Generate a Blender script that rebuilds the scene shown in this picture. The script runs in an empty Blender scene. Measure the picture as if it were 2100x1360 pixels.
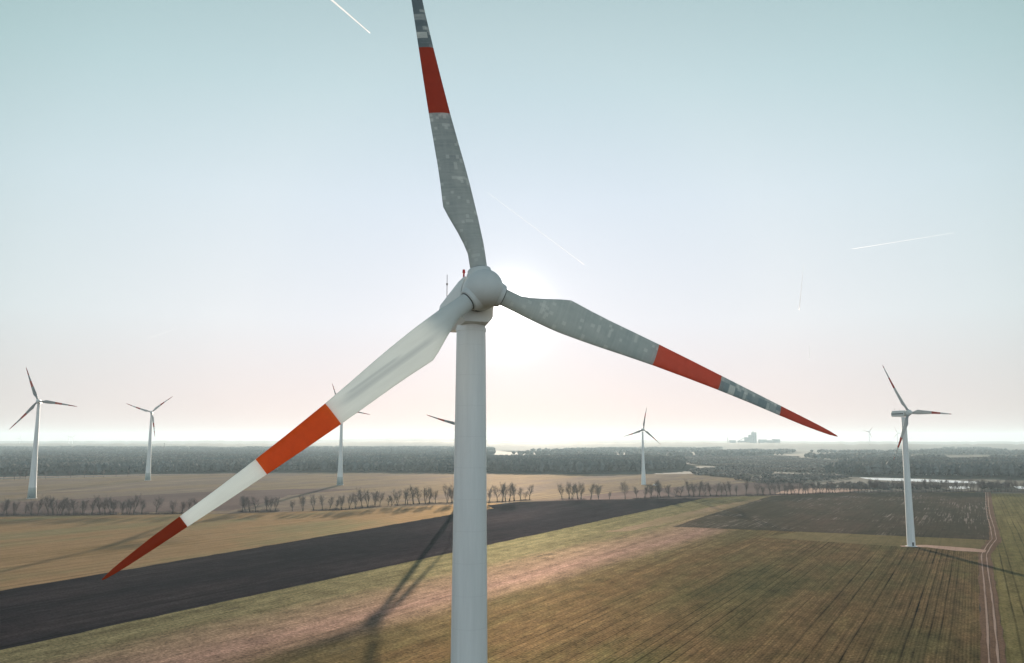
import bpy, math, random
import numpy as np
from mathutils import Matrix, Vector

R_ = math.radians
sc = bpy.context.scene
col = sc.collection

# ------------------------------------------------------------------ camera
FPX = 1700.0                       # focal length in pixels of a 2100 px wide picture
PITCH = math.atan(223 / FPX)
HC = 65.0
cam_d = bpy.data.cameras.new('camera')
cam_d.sensor_width = 36.0
cam_d.lens = 36.0 * FPX / 2100.0
cam_d.clip_start = 0.5
cam_d.clip_end = 200000.0
cam = bpy.data.objects.new('camera', cam_d)
col.objects.link(cam)
cam.location = (0, 0, HC)
cam.rotation_euler = (math.pi / 2 + PITCH, 0, 0)
sc.camera = cam

# ------------------------------------------------------------------ light
SUN_EL = R_(8.7)
SUN_AZ = R_(-0.2)                  # from +Y towards +X
sun_dir = Vector((math.sin(SUN_AZ) * math.cos(SUN_EL), math.cos(SUN_AZ) * math.cos(SUN_EL), math.sin(SUN_EL)))
sd = bpy.data.lights.new('sun', 'SUN')
sd.energy = 5.0
sd.angle = R_(0.45)
sd.color = (1.0, 0.84, 0.68)
so = bpy.data.objects.new('sun', sd)
col.objects.link(so)
so.rotation_euler = (-sun_dir).to_track_quat('-Z', 'Y').to_euler()

sc.view_settings.view_transform = 'Standard'
sc.view_settings.look = 'None'
sc.view_settings.gamma = 1.0
sc.view_settings.exposure = 1.1
sc.cycles.volume_bounces = 0
sc.cycles.max_bounces = 6
sc.cycles.diffuse_bounces = 3

world = bpy.data.worlds.new("World")
sc.world = world
world.use_nodes = True
wt = world.node_tree
wt.nodes.clear()


class NT:
    """small helper for building node trees"""
    def __init__(s, tree):
        s.t = tree

    def n(s, typ, **kw):
        nd = s.t.nodes.new(typ)
        for k, v in kw.items():
            setattr(nd, k, v)
        return nd

    def put(s, sock, v):
        if v is None:
            return
        if isinstance(v, bpy.types.NodeSocket):
            s.t.links.new(v, sock)
        else:
            sock.default_value = v

    def m(s, op, a, b=None, c=None, clamp=False):
        nd = s.n('ShaderNodeMath', operation=op, use_clamp=clamp)
        for i, v in enumerate((a, b, c)):
            s.put(nd.inputs[i], v)
        return nd.outputs[0]

    def vm(s, op, a, b=None, out=0):
        nd = s.n('ShaderNodeVectorMath', operation=op)
        s.put(nd.inputs[0], a)
        if b is not None:
            s.put(nd.inputs[1], b)
        return nd.outputs[out]

    def sep(s, v):
        nd = s.n('ShaderNodeSeparateXYZ')
        s.put(nd.inputs[0], v)
        return nd.outputs

    def comb(s, x, y, z):
        nd = s.n('ShaderNodeCombineXYZ')
        for i, v in enumerate((x, y, z)):
            s.put(nd.inputs[i], v)
        return nd.outputs[0]

    def mix(s, fac, a, b, blend='MIX'):
        nd = s.n('ShaderNodeMix', data_type='RGBA', blend_type=blend)
        s.put(nd.inputs[0], fac)
        s.put(nd.inputs[6], a)
        s.put(nd.inputs[7], b)
        return nd.outputs[2]

    def ramp(s, fac, stops, interp='LINEAR'):
        nd = s.n('ShaderNodeValToRGB')
        cr = nd.color_ramp
        cr.interpolation = interp
        while len(cr.elements) > len(stops):
            cr.elements.remove(cr.elements[-1])
        while len(cr.elements) < len(stops):
            cr.elements.new(1.0)
        for e, (p, c) in zip(cr.elements, stops):
            e.position = p
            e.color = (c, c, c, 1) if isinstance(c, (int, float)) else (*c, 1)
        s.put(nd.inputs[0], fac)
        return nd.outputs[0]

    def noise(s, vec, scale, detail=4, rough=0.6, out=0):
        nd = s.n('ShaderNodeTexNoise')
        s.put(nd.inputs['Vector'], vec)
        nd.inputs['Scale'].default_value = scale
        nd.inputs['Detail'].default_value = detail
        nd.inputs['Roughness'].default_value = rough
        return nd.outputs[out]

    def maprange(s, v, a, b, c, d):
        nd = s.n('ShaderNodeMapRange')
        for i, x in enumerate((v, a, b, c, d)):
            s.put(nd.inputs[i], x)
        return nd.outputs[0]


w = NT(wt)
gen = w.n('ShaderNodeTexCoord').outputs['Generated']
zen = w.sep(gen)[2]
sky = w.n('ShaderNodeTexSky', sky_type='NISHITA')
sky.sun_disc = False
sky.sun_elevation = SUN_EL
sky.sun_rotation = SUN_AZ
sky.air_density = 1.0
sky.dust_density = 1.5
nish = w.vm('SCALE', sky.outputs[0])
nish.node.inputs[3].default_value = 0.003
# milky winter air: colour by height above the horizon and by distance from the sun
air = w.ramp(zen, [(0.0, (0.76, 0.61, 0.59)), (0.06, (0.77, 0.695, 0.70)), (0.14, (0.77, 0.79, 0.82)),
                   (0.28, (0.67, 0.755, 0.81)), (0.40, (0.53, 0.665, 0.70)), (0.5, (0.43, 0.565, 0.59)),
                   (0.62, (0.12, 0.16, 0.18)), (1.0, (0.05, 0.07, 0.09))])  # unseen upper sky darkened to deepen the shadows on the ground
dot = w.m('MAXIMUM', w.vm('DOT_PRODUCT', gen, tuple(sun_dir), out=1), 0.0)
dot2 = w.m('MULTIPLY_ADD', w.vm('DOT_PRODUCT', gen, tuple(sun_dir), out=1), 0.5, 0.5)
side = w.ramp(dot2, [(0.0, (1.35, 1.5, 1.55)), (0.5, (0.85, 0.95, 1.0)), (0.84, (0.70, 0.77, 0.76)), (0.90, (0.74, 0.82, 0.80)), (0.935, (0.88, 0.93, 0.925)), (0.975, (0.98, 0.985, 1.0)), (1.0, (0.90, 0.92, 1.0))])  # unseen sky behind the camera brightened to fill the backlit towers
air = w.mix(1.0, air, side, 'MULTIPLY')
tot = w.vm('ADD', air, nish)
for power, amp, c in ((6000, 7.0, (1.0, 0.96, 0.9)), (2600, 2.2, (1.0, 0.96, 0.92)), (1100, 0.36, (1.0, 0.95, 0.92)), (160, 0.05, (1.0, 0.96, 0.95)), (18, 0.03, (0.9, 0.97, 1.0))):
    g = w.m('MULTIPLY', w.m('POWER', dot, float(power)), amp)
    sc_ = w.vm('SCALE', c)
    w.put(sc_.node.inputs[3], g)
    tot = w.vm('ADD', tot, sc_)
bg = w.n('ShaderNodeBackground')
w.put(bg.inputs[0], tot)
bg.inputs[1].default_value = 0.485
wo = w.n('ShaderNodeOutputWorld')
wt.links.new(bg.outputs[0], wo.inputs[0])

# ------------------------------------------------------------------ helpers
F_ = np.array([0, math.cos(PITCH), math.sin(PITCH)])
U_ = np.array([0, -math.sin(PITCH), math.cos(PITCH)])
X_ = np.array([1.0, 0, 0])


def ray(px, py):
    return F_ + (px - 1050) / FPX * X_ - (py - 680) / FPX * U_


def at(px, py, z=0.0):
    """ground point seen at a pixel of the 2100 px photograph"""
    d = ray(px, py)
    return np.array([0, 0, HC]) + d * (z - HC) / d[2]


ALPHA = R_(28.9)                   # the direction in which all the fields are worked
ca, sa = math.cos(ALPHA), math.sin(ALPHA)


def cl(c, l, z=0.0):
    """field coordinates (across, along) to world"""
    return (c * ca + l * sa, -c * sa + l * ca, z)


def tag(o, label=None, cat=None, group=None, kind=None):
    if label: o['label'] = label
    if cat: o['category'] = cat
    if group: o['group'] = group
    if kind: o['kind'] = kind
    return o


def mesh_obj(name, verts, faces, mat=None, parent=None, smooth=False, mats=None, midx=None):
    me = bpy.data.meshes.new(name)
    me.from_pydata([tuple(v) for v in verts], [], [tuple(f) for f in faces])
    if mats:
        for m_ in mats:
            me.materials.append(m_)
        if midx is not None:
            me.polygons.foreach_set('material_index', midx)
    elif mat:
        me.materials.append(mat)
    if smooth:
        me.polygons.foreach_set('use_smooth', [True] * len(me.polygons))
    me.update()
    o = bpy.data.objects.new(name, me)
    col.objects.link(o)
    if parent:
        o.parent = parent
    return o


def np_mesh(name, V, Fc, mat, smooth=False):
    """V (n,3), Fc (m,3) numpy -> object"""
    me = bpy.data.meshes.new(name)
    me.vertices.add(len(V))
    me.vertices.foreach_set('co', V.astype(np.float32).ravel())
    k = Fc.shape[1]
    me.loops.add(Fc.size)
    me.loops.foreach_set('vertex_index', Fc.astype(np.int32).ravel())
    me.polygons.add(len(Fc))
    me.polygons.foreach_set('loop_start', np.arange(0, Fc.size, k, dtype=np.int32))
    me.polygons.foreach_set('use_smooth', np.full(len(Fc), smooth))
    me.materials.append(mat)
    me.update(calc_edges=True)
    o = bpy.data.objects.new(name, me)
    col.objects.link(o)
    return o


class MB:
    """collects shapes into one mesh"""
    def __init__(s):
        s.v, s.f = [], []

    def ring(s, pts):
        i = len(s.v)
        s.v += [tuple(p) for p in pts]
        return list(range(i, i + len(pts)))

    def bridge(s, a, b):
        n = len(a)
        for i in range(n):
            s.f.append((a[i], a[(i + 1) % n], b[(i + 1) % n], b[i]))

    def cap(s, a, flip=False):
        s.f.append(tuple(reversed(a)) if flip else tuple(a))

    def tube(s, p0, p1, r0, r1, n=8, caps=True):
        p0, p1 = Vector(p0), Vector(p1)
        d = (p1 - p0)
        if d.length < 1e-6:
            return
        d.normalize()
        a = d.orthogonal().normalized()
        b = d.cross(a)
        rs = []
        for p, r in ((p0, r0), (p1, r1)):
            rs.append(s.ring([p + a * (r * math.cos(t)) + b * (r * math.sin(t)) for t in [2 * math.pi * i / n for i in range(n)]]))
        s.bridge(rs[0], rs[1])
        if caps:
            s.cap(rs[0], True)
            s.cap(rs[1])

    def box(s, c, size, rz=0.0):
        cx, cy, cz = c
        sx, sy, sz = [q / 2 for q in size]
        cr, sr = math.cos(rz), math.sin(rz)
        i = len(s.v)
        for dx, dy, dz in ((-1, -1, -1), (1, -1, -1), (1, 1, -1), (-1, 1, -1), (-1, -1, 1), (1, -1, 1), (1, 1, 1), (-1, 1, 1)):
            x, y = dx * sx, dy * sy
            s.v.append((cx + x * cr - y * sr, cy + x * sr + y * cr, cz + dz * sz))
        for f in ((0, 3, 2, 1), (4, 5, 6, 7), (0, 1, 5, 4), (1, 2, 6, 5), (2, 3, 7, 6), (3, 0, 4, 7)):
            s.f.append(tuple(i + k for k in f))

    def build(s, name, mat, parent=None, smooth=False):
        return mesh_obj(name, s.v, s.f, mat, parent, smooth)


def empty(name, loc, rz=0.0):
    o = bpy.data.objects.new(name, None)
    o.empty_display_size = 1
    col.objects.link(o)
    o.location = loc
    o.rotation_euler = (0, 0, rz)
    return o


def new_mat(name):
    m = bpy.data.materials.new(name)
    m.use_nodes = True
    t = m.node_tree
    t.nodes.clear()
    n = NT(t)
    out = n.n('ShaderNodeOutputMaterial')
    p = n.n('ShaderNodeBsdfPrincipled')
    t.links.new(p.outputs[0], out.inputs[0])
    return m, n, p, out


def simple(name, c, rough=0.6, var=0.15, scale=3.0, spec=0.3):
    m, n, p, _ = new_mat(name)
    tc = n.n('ShaderNodeTexCoord').outputs['Object']
    f = n.noise(tc, scale)
    dark = tuple(x * (1 - var) for x in c) + (1,)
    lite = tuple(min(1, x * (1 + var)) for x in c) + (1,)
    n.put(p.inputs['Base Color'], n.mix(f, dark, lite))
    p.inputs['Roughness'].default_value = rough
    p.inputs['Specular IOR Level'].default_value = spec
    return m


# ------------------------------------------------------------------ ground materials
def soil_mat(name, stops, row_sp=3.0, row_amt=0.35, big=0.012, streak=0.02, line_col=None, line_amt=0.0, line_sp=18.0,
             warp=6.0, bump=0.08, fine=0.5, clumps=None, cband=None, gloss=0.26, tint=2.1, rowvar=False):
    """field surface worked along the common row direction. stops = colour ramp over patch noise"""
    m, n, p, out = new_mat(name)
    pos = n.n('ShaderNodeNewGeometry').outputs['Position']
    rot = n.n('ShaderNodeVectorRotate', rotation_type='Z_AXIS')
    n.put(rot.inputs['Vector'], pos)
    rot.inputs['Angle'].default_value = ALPHA
    x, y, z = n.sep(rot.outputs[0])
    flat = n.comb(x, y, 0.0)
    # patches, stretched along the rows
    st = n.comb(x, n.m('MULTIPLY', y, 0.3), 0.0)
    big_n = n.noise(st, big, 5, 0.62)
    colr = n.ramp(big_n, stops)
    if cband:
        wob = n.m('SUBTRACT', n.noise(st, 0.03, 5, 0.65), 0.5)
        cc = n.m('ADD', x, n.m('MULTIPLY', wob, cband['wob']))
        far = n.maprange(y, 200.0, 560.0, 0.0, 1.0)
        cc = n.m('ADD', cc, n.m('MULTIPLY', n.m('SUBTRACT', far, 0.5), cband['shear']))
        t = n.maprange(cc, cband['a'], cband['b'], 0.0, 1.0)
        bandc = n.ramp(t, cband['stops'])
        mask = n.ramp(t, cband['mask'])
        colr = n.mix(mask, colr, bandc)
    # long streaks
    st2 = n.comb(x, n.m('MULTIPLY', y, 0.035), 0.0)
    s2 = n.noise(st2, streak * 10, 4, 0.7)
    colr = n.mix(1.0, colr, n.ramp(s2, [(0.3, 1 - row_amt * 0.7), (0.7, 1 + row_amt * 0.5)]), 'MULTIPLY')
    # wheel rows
    wv = n.m('MULTIPLY', n.m('SUBTRACT', n.noise(n.comb(n.m('MULTIPLY', x, 0.4), n.m('MULTIPLY', y, 0.5), 0.0), 0.012, 2, 0.5), 0.5), warp)
    xr = n.m('ADD', x, wv)
    fr = n.m('FRACT', n.m('DIVIDE', xr, row_sp))
    tri = n.m('ABSOLUTE', n.m('SUBTRACT', fr, 0.5))          # 0..0.5
    rowm = n.ramp(tri, [(0.0, 0.0), (0.045, 0.1), (0.13, 1.0)])
    # some rows deep, some faint
    cellr = n.n('ShaderNodeTexWhiteNoise', noise_dimensions='1D')
    n.put(cellr.inputs['W'], n.m('FLOOR', n.m('DIVIDE', xr, row_sp)))
    rs = n.m('MULTIPLY', n.m('MULTIPLY_ADD', cellr.outputs[0], 0.8, 0.2), n.ramp(n.noise(st, 0.05, 3), [(0.35, 0.25), (0.65, 1.0)]))
    if rowvar:
        rs = n.m('MULTIPLY', rs, n.maprange(x, -170.0, -15.0, 0.35, 1.5))
    dark = n.m('SUBTRACT', 1.0, n.m('MULTIPLY', n.m('MULTIPLY', n.m('SUBTRACT', 1.0, rowm), rs), row_amt * 2.0), clamp=True)
    colr = n.mix(1.0, colr, n.comb(dark, dark, dark), 'MULTIPLY')
    if rowvar:
        # close drill rows between the wheel marks
        fr3 = n.m('ABSOLUTE', n.m('SUBTRACT', n.m('FRACT', n.m('DIVIDE', n.m('ADD', xr, n.m('MULTIPLY', n.noise(flat, 0.3, 3), 0.5)), 1.04)), 0.5))
        k3 = n.m('MULTIPLY', n.maprange(x, -200.0, 0.0, 0.15, 0.55), n.ramp(n.noise(st, 0.08, 3), [(0.3, 0.3), (0.7, 1.0)]))
        d3 = n.m('SUBTRACT', 1.0, n.m('MULTIPLY', n.ramp(fr3, [(0.0, 1.0), (0.25, 0.2), (0.5, 0.0)]), k3))
        colr = n.mix(1.0, colr, n.comb(d3, d3, d3), 'MULTIPLY')
    # fine clods
    g = n.noise(flat, 0.9, 6, 0.75)
    colr = n.mix(1.0, colr, n.ramp(g, [(0.32, 1 - fine * 0.8), (0.5, 1.0), (0.68, 1 + fine * 0.7)]), 'MULTIPLY')
    g2 = n.noise(n.comb(x, n.m('MULTIPLY', y, 0.5), 0.0), 0.16, 6, 0.75)
    colr = n.mix(1.0, colr, n.ramp(g2, [(0.3, 1 - fine * 0.5), (0.7, 1 + fine * 0.4)]), 'MULTIPLY')
    if line_amt:
        fr2 = n.m('ABSOLUTE', n.m('SUBTRACT', n.m('FRACT', n.m('DIVIDE', n.m('ADD', x, n.m('MULTIPLY', wv, 0.5)), line_sp)), 0.5))
        lm = n.ramp(n.noise(n.comb(x, n.m('MULTIPLY', y, 0.02), 5.0), 0.9, 3, 0.75), [(0.54, 0.0), (0.62, 1.0)])
        brk = n.ramp(n.noise(n.comb(n.m('MULTIPLY', x, 0.5), n.m('MULTIPLY', y, 0.25), 9.0), 0.05, 5, 0.7), [(0.48, 0.0), (0.6, 1.0)])
        colr = n.mix(n.m('MULTIPLY', n.m('MULTIPLY', lm, brk), line_amt), colr, (*line_col, 1))
    if clumps:
        cn = n.noise(n.comb(x, n.m('MULTIPLY', y, 0.25), 3.3), clumps[0], 5, 0.7)
        cm = n.ramp(cn, [(clumps[1], 0.0), (clumps[1] + 0.05, 1.0)])
        colr = n.mix(n.m('MULTIPLY', cm, clumps[2]), colr, (*clumps[3], 1))
    colr = n.mix(1.0, colr, (0.84, 0.84, 0.84, 1), 'MULTIPLY')
    n.put(p.inputs['Base Color'], colr)
    p.inputs['Roughness'].default_value = 0.95
    p.inputs['Specular IOR Level'].default_value = 0.0
    b = n.n('ShaderNodeBump')
    b.inputs['Strength'].default_value = bump
    b.inputs['Distance'].default_value = 0.5
    hh = n.m('ADD', n.m('MULTIPLY', g, 1.0), n.m('MULTIPLY', dark, 0.5))
    n.put(b.inputs['Height'], hh)
    n.put(p.inputs['Normal'], b.outputs[0])
    # stalks and clods glow softly when the low sun stands behind them
    gl = n.n('ShaderNodeBsdfGlossy')
    gl.inputs['Roughness'].default_value = 0.75
    n.put(gl.inputs['Color'], n.mix(1.0, colr, (tint, tint, tint, 1), 'MULTIPLY'))
    n.put(gl.inputs['Normal'], b.outputs[0])
    mx = n.n('ShaderNodeMixShader')
    mx.inputs[0].default_value = gloss
    n.t.links.new(p.outputs[0], mx.inputs[1])
    n.t.links.new(gl.outputs[0], mx.inputs[2])
    n.t.links.new(mx.outputs[0], out.inputs[0])
    return m


M = {}
M['dark'] = soil_mat('ploughed_soil', [(0.32, (0.014, 0.013, 0.017)), (0.5, (0.024, 0.020, 0.025)), (0.68, (0.042, 0.033, 0.037))],
                     row_sp=5.2, row_amt=0.42, fine=0.8, warp=2, gloss=0.17, bump=0.06)
M['stubble'] = soil_mat('stubble', [(0.3, (0.19, 0.135, 0.070)), (0.5, (0.25, 0.172, 0.098)), (0.62, (0.19, 0.165, 0.092)), (0.8, (0.29, 0.20, 0.125))],
                        row_sp=9, row_amt=0.22, fine=0.3, warp=10)
M['farstubble'] = soil_mat('far_stubble', [(0.3, (0.17, 0.135, 0.10)), (0.45, (0.25, 0.195, 0.135)), (0.55, (0.20, 0.16, 0.135)), (0.7, (0.30, 0.24, 0.17))],
                           row_sp=14, row_amt=0.3, fine=0.3, warp=14, big=0.008, gloss=0.16)
M['purple'] = soil_mat('fallow_soil', [(0.3, (0.10, 0.078, 0.075)), (0.7, (0.17, 0.13, 0.12))], row_sp=6, row_amt=0.15, fine=0.3)
M['brownfield'] = soil_mat('dark_crop', [(0.3, (0.038, 0.036, 0.028)), (0.5, (0.056, 0.048, 0.036)), (0.7, (0.090, 0.064, 0.050))],
                           row_sp=4.5, row_amt=0.2, fine=0.5, line_col=(0.26, 0.22, 0.20), line_amt=0.7, line_sp=13, clumps=(0.04, 0.68, 0.4, (0.24, 0.17, 0.15)))
M['crop'] = soil_mat('winter_crop', [(0.28, (0.060, 0.066, 0.032)), (0.42, (0.105, 0.088, 0.042)), (0.52, (0.145, 0.098, 0.050)), (0.62, (0.10, 0.092, 0.04)), (0.78, (0.17, 0.105, 0.058))],
                     row_sp=3.1, row_amt=0.5, fine=0.9, warp=1.3, bump=0.12, rowvar=True, 
                     cband=dict(a=-290, b=-130, wob=26, shear=-30, stops=[(0.0, (0.15, 0.14, 0.075)), (0.36, (0.17, 0.15, 0.085)), (0.44, (0.22, 0.165, 0.11)), (0.62, (0.27, 0.18, 0.145)), (0.76, (0.14, 0.11, 0.06)), (1.0, (0.11, 0.09, 0.045))],
                                mask=[(0.0, 1.0), (0.7, 0.95), (0.9, 0.0)]),
                     clumps=(0.09, 0.66, 0.55, (0.05, 0.045, 0.035)))
M['green'] = soil_mat('green_crop', [(0.3, (0.10, 0.095, 0.042)), (0.6, (0.16, 0.135, 0.06)), (0.8, (0.20, 0.14, 0.07))], row_sp=3.6, row_amt=0.4, fine=0.7, warp=1.5)
M['verge'] = soil_mat('dry_grass', [(0.3, (0.11, 0.095, 0.048)), (0.7, (0.18, 0.14, 0.075))], row_sp=5, row_amt=0.15, fine=0.4)
M['thin'] = soil_mat('sandy_soil', [(0.35, (0.13, 0.12, 0.065)), (0.5, (0.20, 0.155, 0.10)), (0.7, (0.28, 0.20, 0.15))], row_sp=5, row_amt=0.15, fine=0.4)
M['track'] = soil_mat('dirt_track', [(0.3, (0.30, 0.20, 0.16)), (0.7, (0.44, 0.33, 0.28))], row_sp=3, row_amt=0.08, fine=0.3)
M['trackside'] = soil_mat('track_verge', [(0.3, (0.10, 0.065, 0.045)), (0.7, (0.17, 0.11, 0.08))], row_sp=3, row_amt=0.08, fine=0.5)
M['pale'] = simple('pale_dirt', (0.34, 0.25, 0.21), 0.9, 0.3, 0.6, 0.0)

# base ground: a patchwork of meadows, clearings and scrub
m, n, p, _ = new_mat('countryside')
pos = n.n('ShaderNodeNewGeometry').outputs['Position']
x, y, z = n.sep(pos)
jit = n.noise(pos, 0.002, 4, 0.6, out=1)
v = n.vm('ADD', n.comb(n.m('MULTIPLY', x, 1.0), n.m('MULTIPLY', y, 0.8), 0.0), n.vm('SCALE', jit))
v.node.inputs[3].default_value = 1.0
sc1 = n.n('ShaderNodeVectorMath', operation='SCALE')
n.put(sc1.inputs[0], jit)
sc1.inputs[3].default_value = 350.0
v = n.vm('ADD', n.comb(x, n.m('MULTIPLY', y, 0.55), 0.0), sc1.outputs[0])
vo = n.n('ShaderNodeTexVoronoi')
n.put(vo.inputs['Vector'], v)
vo.inputs['Scale'].default_value = 0.0021
cellv = n.sep(vo.outputs['Color'])[0]
cc = n.ramp(cellv, [(0.0, (0.040, 0.046, 0.036)), (0.45, (0.060, 0.060, 0.045)), (0.6, (0.11, 0.095, 0.06)), (0.75, (0.13, 0.11, 0.08)), (0.85, (0.07, 0.066, 0.05)), (1.0, (0.11, 0.105, 0.07))], 'CONSTANT')
fn = n.noise(pos, 0.02, 8, 0.75)
cc = n.mix(1.0, cc, n.ramp(fn, [(0.3, 0.55), (0.7, 1.5)]), 'MULTIPLY')
n.put(p.inputs['Base Color'], cc)
p.inputs['Roughness'].default_value = 0.95
p.inputs['Specular IOR Level'].default_value = 0.05
M['land'] = m

# water: a pale frozen, mirror-like sheet
m, n, p, _ = new_mat('still_water')
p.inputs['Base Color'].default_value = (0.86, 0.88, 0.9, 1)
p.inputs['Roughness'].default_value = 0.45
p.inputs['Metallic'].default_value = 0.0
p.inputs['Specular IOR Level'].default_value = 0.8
M['water'] = m

# ------------------------------------------------------------------ ground sheets
G = 15000.0
mesh_obj('ground', [(-G, -1500, 0), (G, -1500, 0), (G, G, 0), (-G, G, 0)], [(0, 1, 2, 3)], M['land'])['kind'] = 'structure'
rng = random.Random(7)


def sheet(name, pts, z, mat, jit=0.0, step=25.0):
    """flat polygon of ground points (x, y) with slightly wavering edges"""
    out = []
    for i in range(len(pts)):
        a, b = np.array(pts[i][:2], float), np.array(pts[(i + 1) % len(pts)][:2], float)
        L = np.linalg.norm(b - a)
        k = max(1, min(160, int(L / step)))
        nrm = np.array([-(b - a)[1], (b - a)[0]]) / max(L, 1e-6)
        for j in range(k):
            q = a + (b - a) * j / k
            if j:
                q = q + nrm * rng.uniform(-jit, jit)
            out.append((q[0], q[1], z))
    o = mesh_obj(name, out, [tuple(range(len(out)))], mat)
    if o.data.polygons[0].normal.z < 0:
        o.data.flip_normals()
    o['kind'] = 'structure'
    return o


def px_sheet(name, pp, z, mat, jit=0.0, step=25.0):
    return sheet(name, [at(*q)[:2] for q in pp], z, mat, jit, step)


px_sheet('far_stubble_field', [(-700, 987), (0, 983), (330, 975), (600, 969), (930, 970), (1200, 973), (1420, 972), (1560, 982), (1640, 988),
                               (1600, 1000), (1400, 1023), (1100, 1028), (900, 1038), (700, 1047), (460, 1054), (0, 1062), (-700, 1075)], 0.05, M['farstubble'], 1.5, 60)
px_sheet('fallow_strip', [(-600, 1062), (-300, 1047), (0, 1032), (250, 1018), (420, 1009), (600, 1003), (740, 1003), (590, 1016), (560, 1028), (470, 1048),
                          (0, 1057), (-600, 1068)], 0.10, M['purple'], 1.5, 40)
px_sheet('ploughed_field', [(1130, 1027), (1230, 1014), (1330, 1003), (1480, 993), (1620, 986), (1680, 1000), (1640, 1017), (1400, 1023)], 0.10, M['purple'], 1.0, 40)
px_sheet('sandy_clearing', [(1590, 1013), (1610, 1006), (1640, 1002), (1720, 1001), (1790, 1004), (1740, 1009), (1650, 1014)], 0.12, M['track'], 2.0, 20)
# front stubble field between the tree row and the ploughed strip
sheet('stubble_field', [cl(-374, -200), cl(-374, 218), cl(-406, 640), cl(-408, 770), *[at(*q)[:2] for q in ((990, 1032), (900, 1037), (700, 1047), (460, 1054), (0, 1061), (-900, 1085))], cl(-1200, -100)], 0.15, M['stubble'], 0.6, 20)
sheet('ploughed_field', [cl(-270, -300), cl(-270, 930), *[at(*q)[:2] for q in ((1450, 1022), (1180, 1026), (1060, 1030), (1000, 1037))], cl(-406, 700), cl(-406, 625), cl(-374, 218), cl(-374, -300)], 0.20, M['dark'], 0.9, 7)
sheet('crop_field', [cl(-270, -300), cl(-270, 930), cl(-240, 1010), cl(-1.6, 1225), cl(-1.6, -300)], 0.15, M['crop'], 0.6, 15)
px_sheet('sandy_strip', [(1240, 1092), (1330, 1070), (1400, 1053), (1490, 1034), (1550, 1024), (1568, 1026), (1520, 1037), (1430, 1057), (1350, 1078), (1290, 1090)], 0.20, M['thin'], 2.5, 9)
sheet('dark_crop_field', [at(1378, 1081)[:2], at(1470, 1051)[:2], at(1582, 1018)[:2], at(1700, 1012)[:2], at(1850, 1010)[:2], at(2020, 1011)[:2], at(2028, 1060)[:2], at(2029, 1108)[:2], at(1640, 1091)[:2]], 0.22, M['brownfield'], 0.9, 12)
px_sheet('grass_verge', [(1560, 1102), (1640, 1091), (2029, 1108), (2024, 1131), (1850, 1122), (1700, 1112)], 0.20, M['verge'], 0.6, 10)
px_sheet('turbine_access_path', [(1845, 1120), (1900, 1118.5), (1990, 1125), (2022, 1129), (2020, 1134), (1960, 1130.5), (1900, 1123), (1850, 1122.5)], 0.28, M['track'], 0.4, 6)
sheet('green_field', [cl(4.0, -300), cl(4.2, 560), cl(11.5, 640), cl(11.5, 740), cl(11.5, 900), cl(14, 1190), at(2600, 1012)[:2], cl(900, -300)], 0.15, M['green'], 0.4, 20)
# dirt track with two pale wheel ruts
sheet('dirt_track', [cl(-2.0, -300), cl(-2.0, 560), cl(4, 640), cl(5, 750), cl(4.5, 900), cl(7, 1225), cl(15, 1225), cl(12, 900), cl(12, 750), cl(12, 640), cl(4.6, 560), cl(4.4, -300)], 0.21, M['trackside'], 0.5, 12)
for cc0, wd in ((0.0, 0.62), (2.4, 0.62)):
    L_, R2 = [], []
    for l in range(-100, 1225, 12):
        bend = float(np.interp(l, [0, 555, 604, 644, 720, 832, 987, 1225], [0, 0, 3.2, 6.6, 6.8, 6.4, 6.6, 9.5]))
        o_ = 0.2 * math.sin(l * 0.02) + rng.uniform(-0.07, 0.07)
        ww = wd * (0.45 + 0.2 * rng.uniform(-1, 1))
        L_.append(cl(cc0 + bend + o_ - ww, l)); R2.append(cl(cc0 + bend + o_ + ww, l))
    sheet('wheel_rut', L_ + R2[::-1], 0.27, M['pale'], 0, 1e9)
# path along the tree row
TRK = [(-600, 1070), (0, 1058), (250, 1055), (460, 1052), (600, 1050), (700, 1045), (800, 1038), (900, 1034), (1000, 1030), (1080, 1026), (1200, 1024), (1350, 1022), (1480, 1019), (1600, 1016)]
a_ = [at(px, py - 0.2)[:2] for px, py in TRK]
b_ = [q + np.array([0, -3.6]) for q in a_]
sheet('field_path', list(a_) + list(b_)[::-1], 0.30, M['pale'], 0.3, 12)
# country road on the left in front of the wood
a_ = [at(px, py)[:2] for px, py in ((-700, 985), (0, 979), (150, 976), (330, 973), (520, 971))]
b_ = [q + np.array([0, -38.0]) for q in a_]
sheet('road', list(a_) + list(b_)[::-1], 0.30, M['pale'], 0.3, 30)
# ponds
px_sheet('pond', [(1762, 979.5), (1850, 981.5), (1940, 985), (2010, 988.5), (2004, 992), (1930, 990), (1850, 987), (1790, 984.5)], 0.3, M['water'], 2, 20)
px_sheet('pond', [(1946, 998), (1985, 997.5), (1992, 1001), (1975, 1003), (1950, 1002)], 0.3, M['water'], 2, 8)
px_sheet('pond', [(2078, 998), (2110, 997), (2110, 1004), (2085, 1002)], 0.3, M['water'], 2, 8)
px_sheet('lake', [(1566, 918.6), (1622, 918.8), (1630, 919.8), (1570, 919.8)], 0.3, M['water'], 4, 200)
# pale clearings further out
M['meadow'] = simple('pale_meadow', (0.105, 0.095, 0.07), 0.95, 0.5, 0.02, 0.0)
for pp in ([(1750, 927), (2000, 925), (2300, 926), (2300, 932), (1950, 934), (1760, 932)],
           [(1020, 925), (1100, 923), (1130, 926), (1060, 928)], [(1180, 931), (1260, 930), (1240, 933)],
           [(1408, 953), (1480, 954), (1500, 956), (1412, 956)], [(1420, 973), (1500, 971), (1560, 977), (1520, 982)]):
    px_sheet('meadow', pp, 0.05, M['meadow'], 12, 60)

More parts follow.
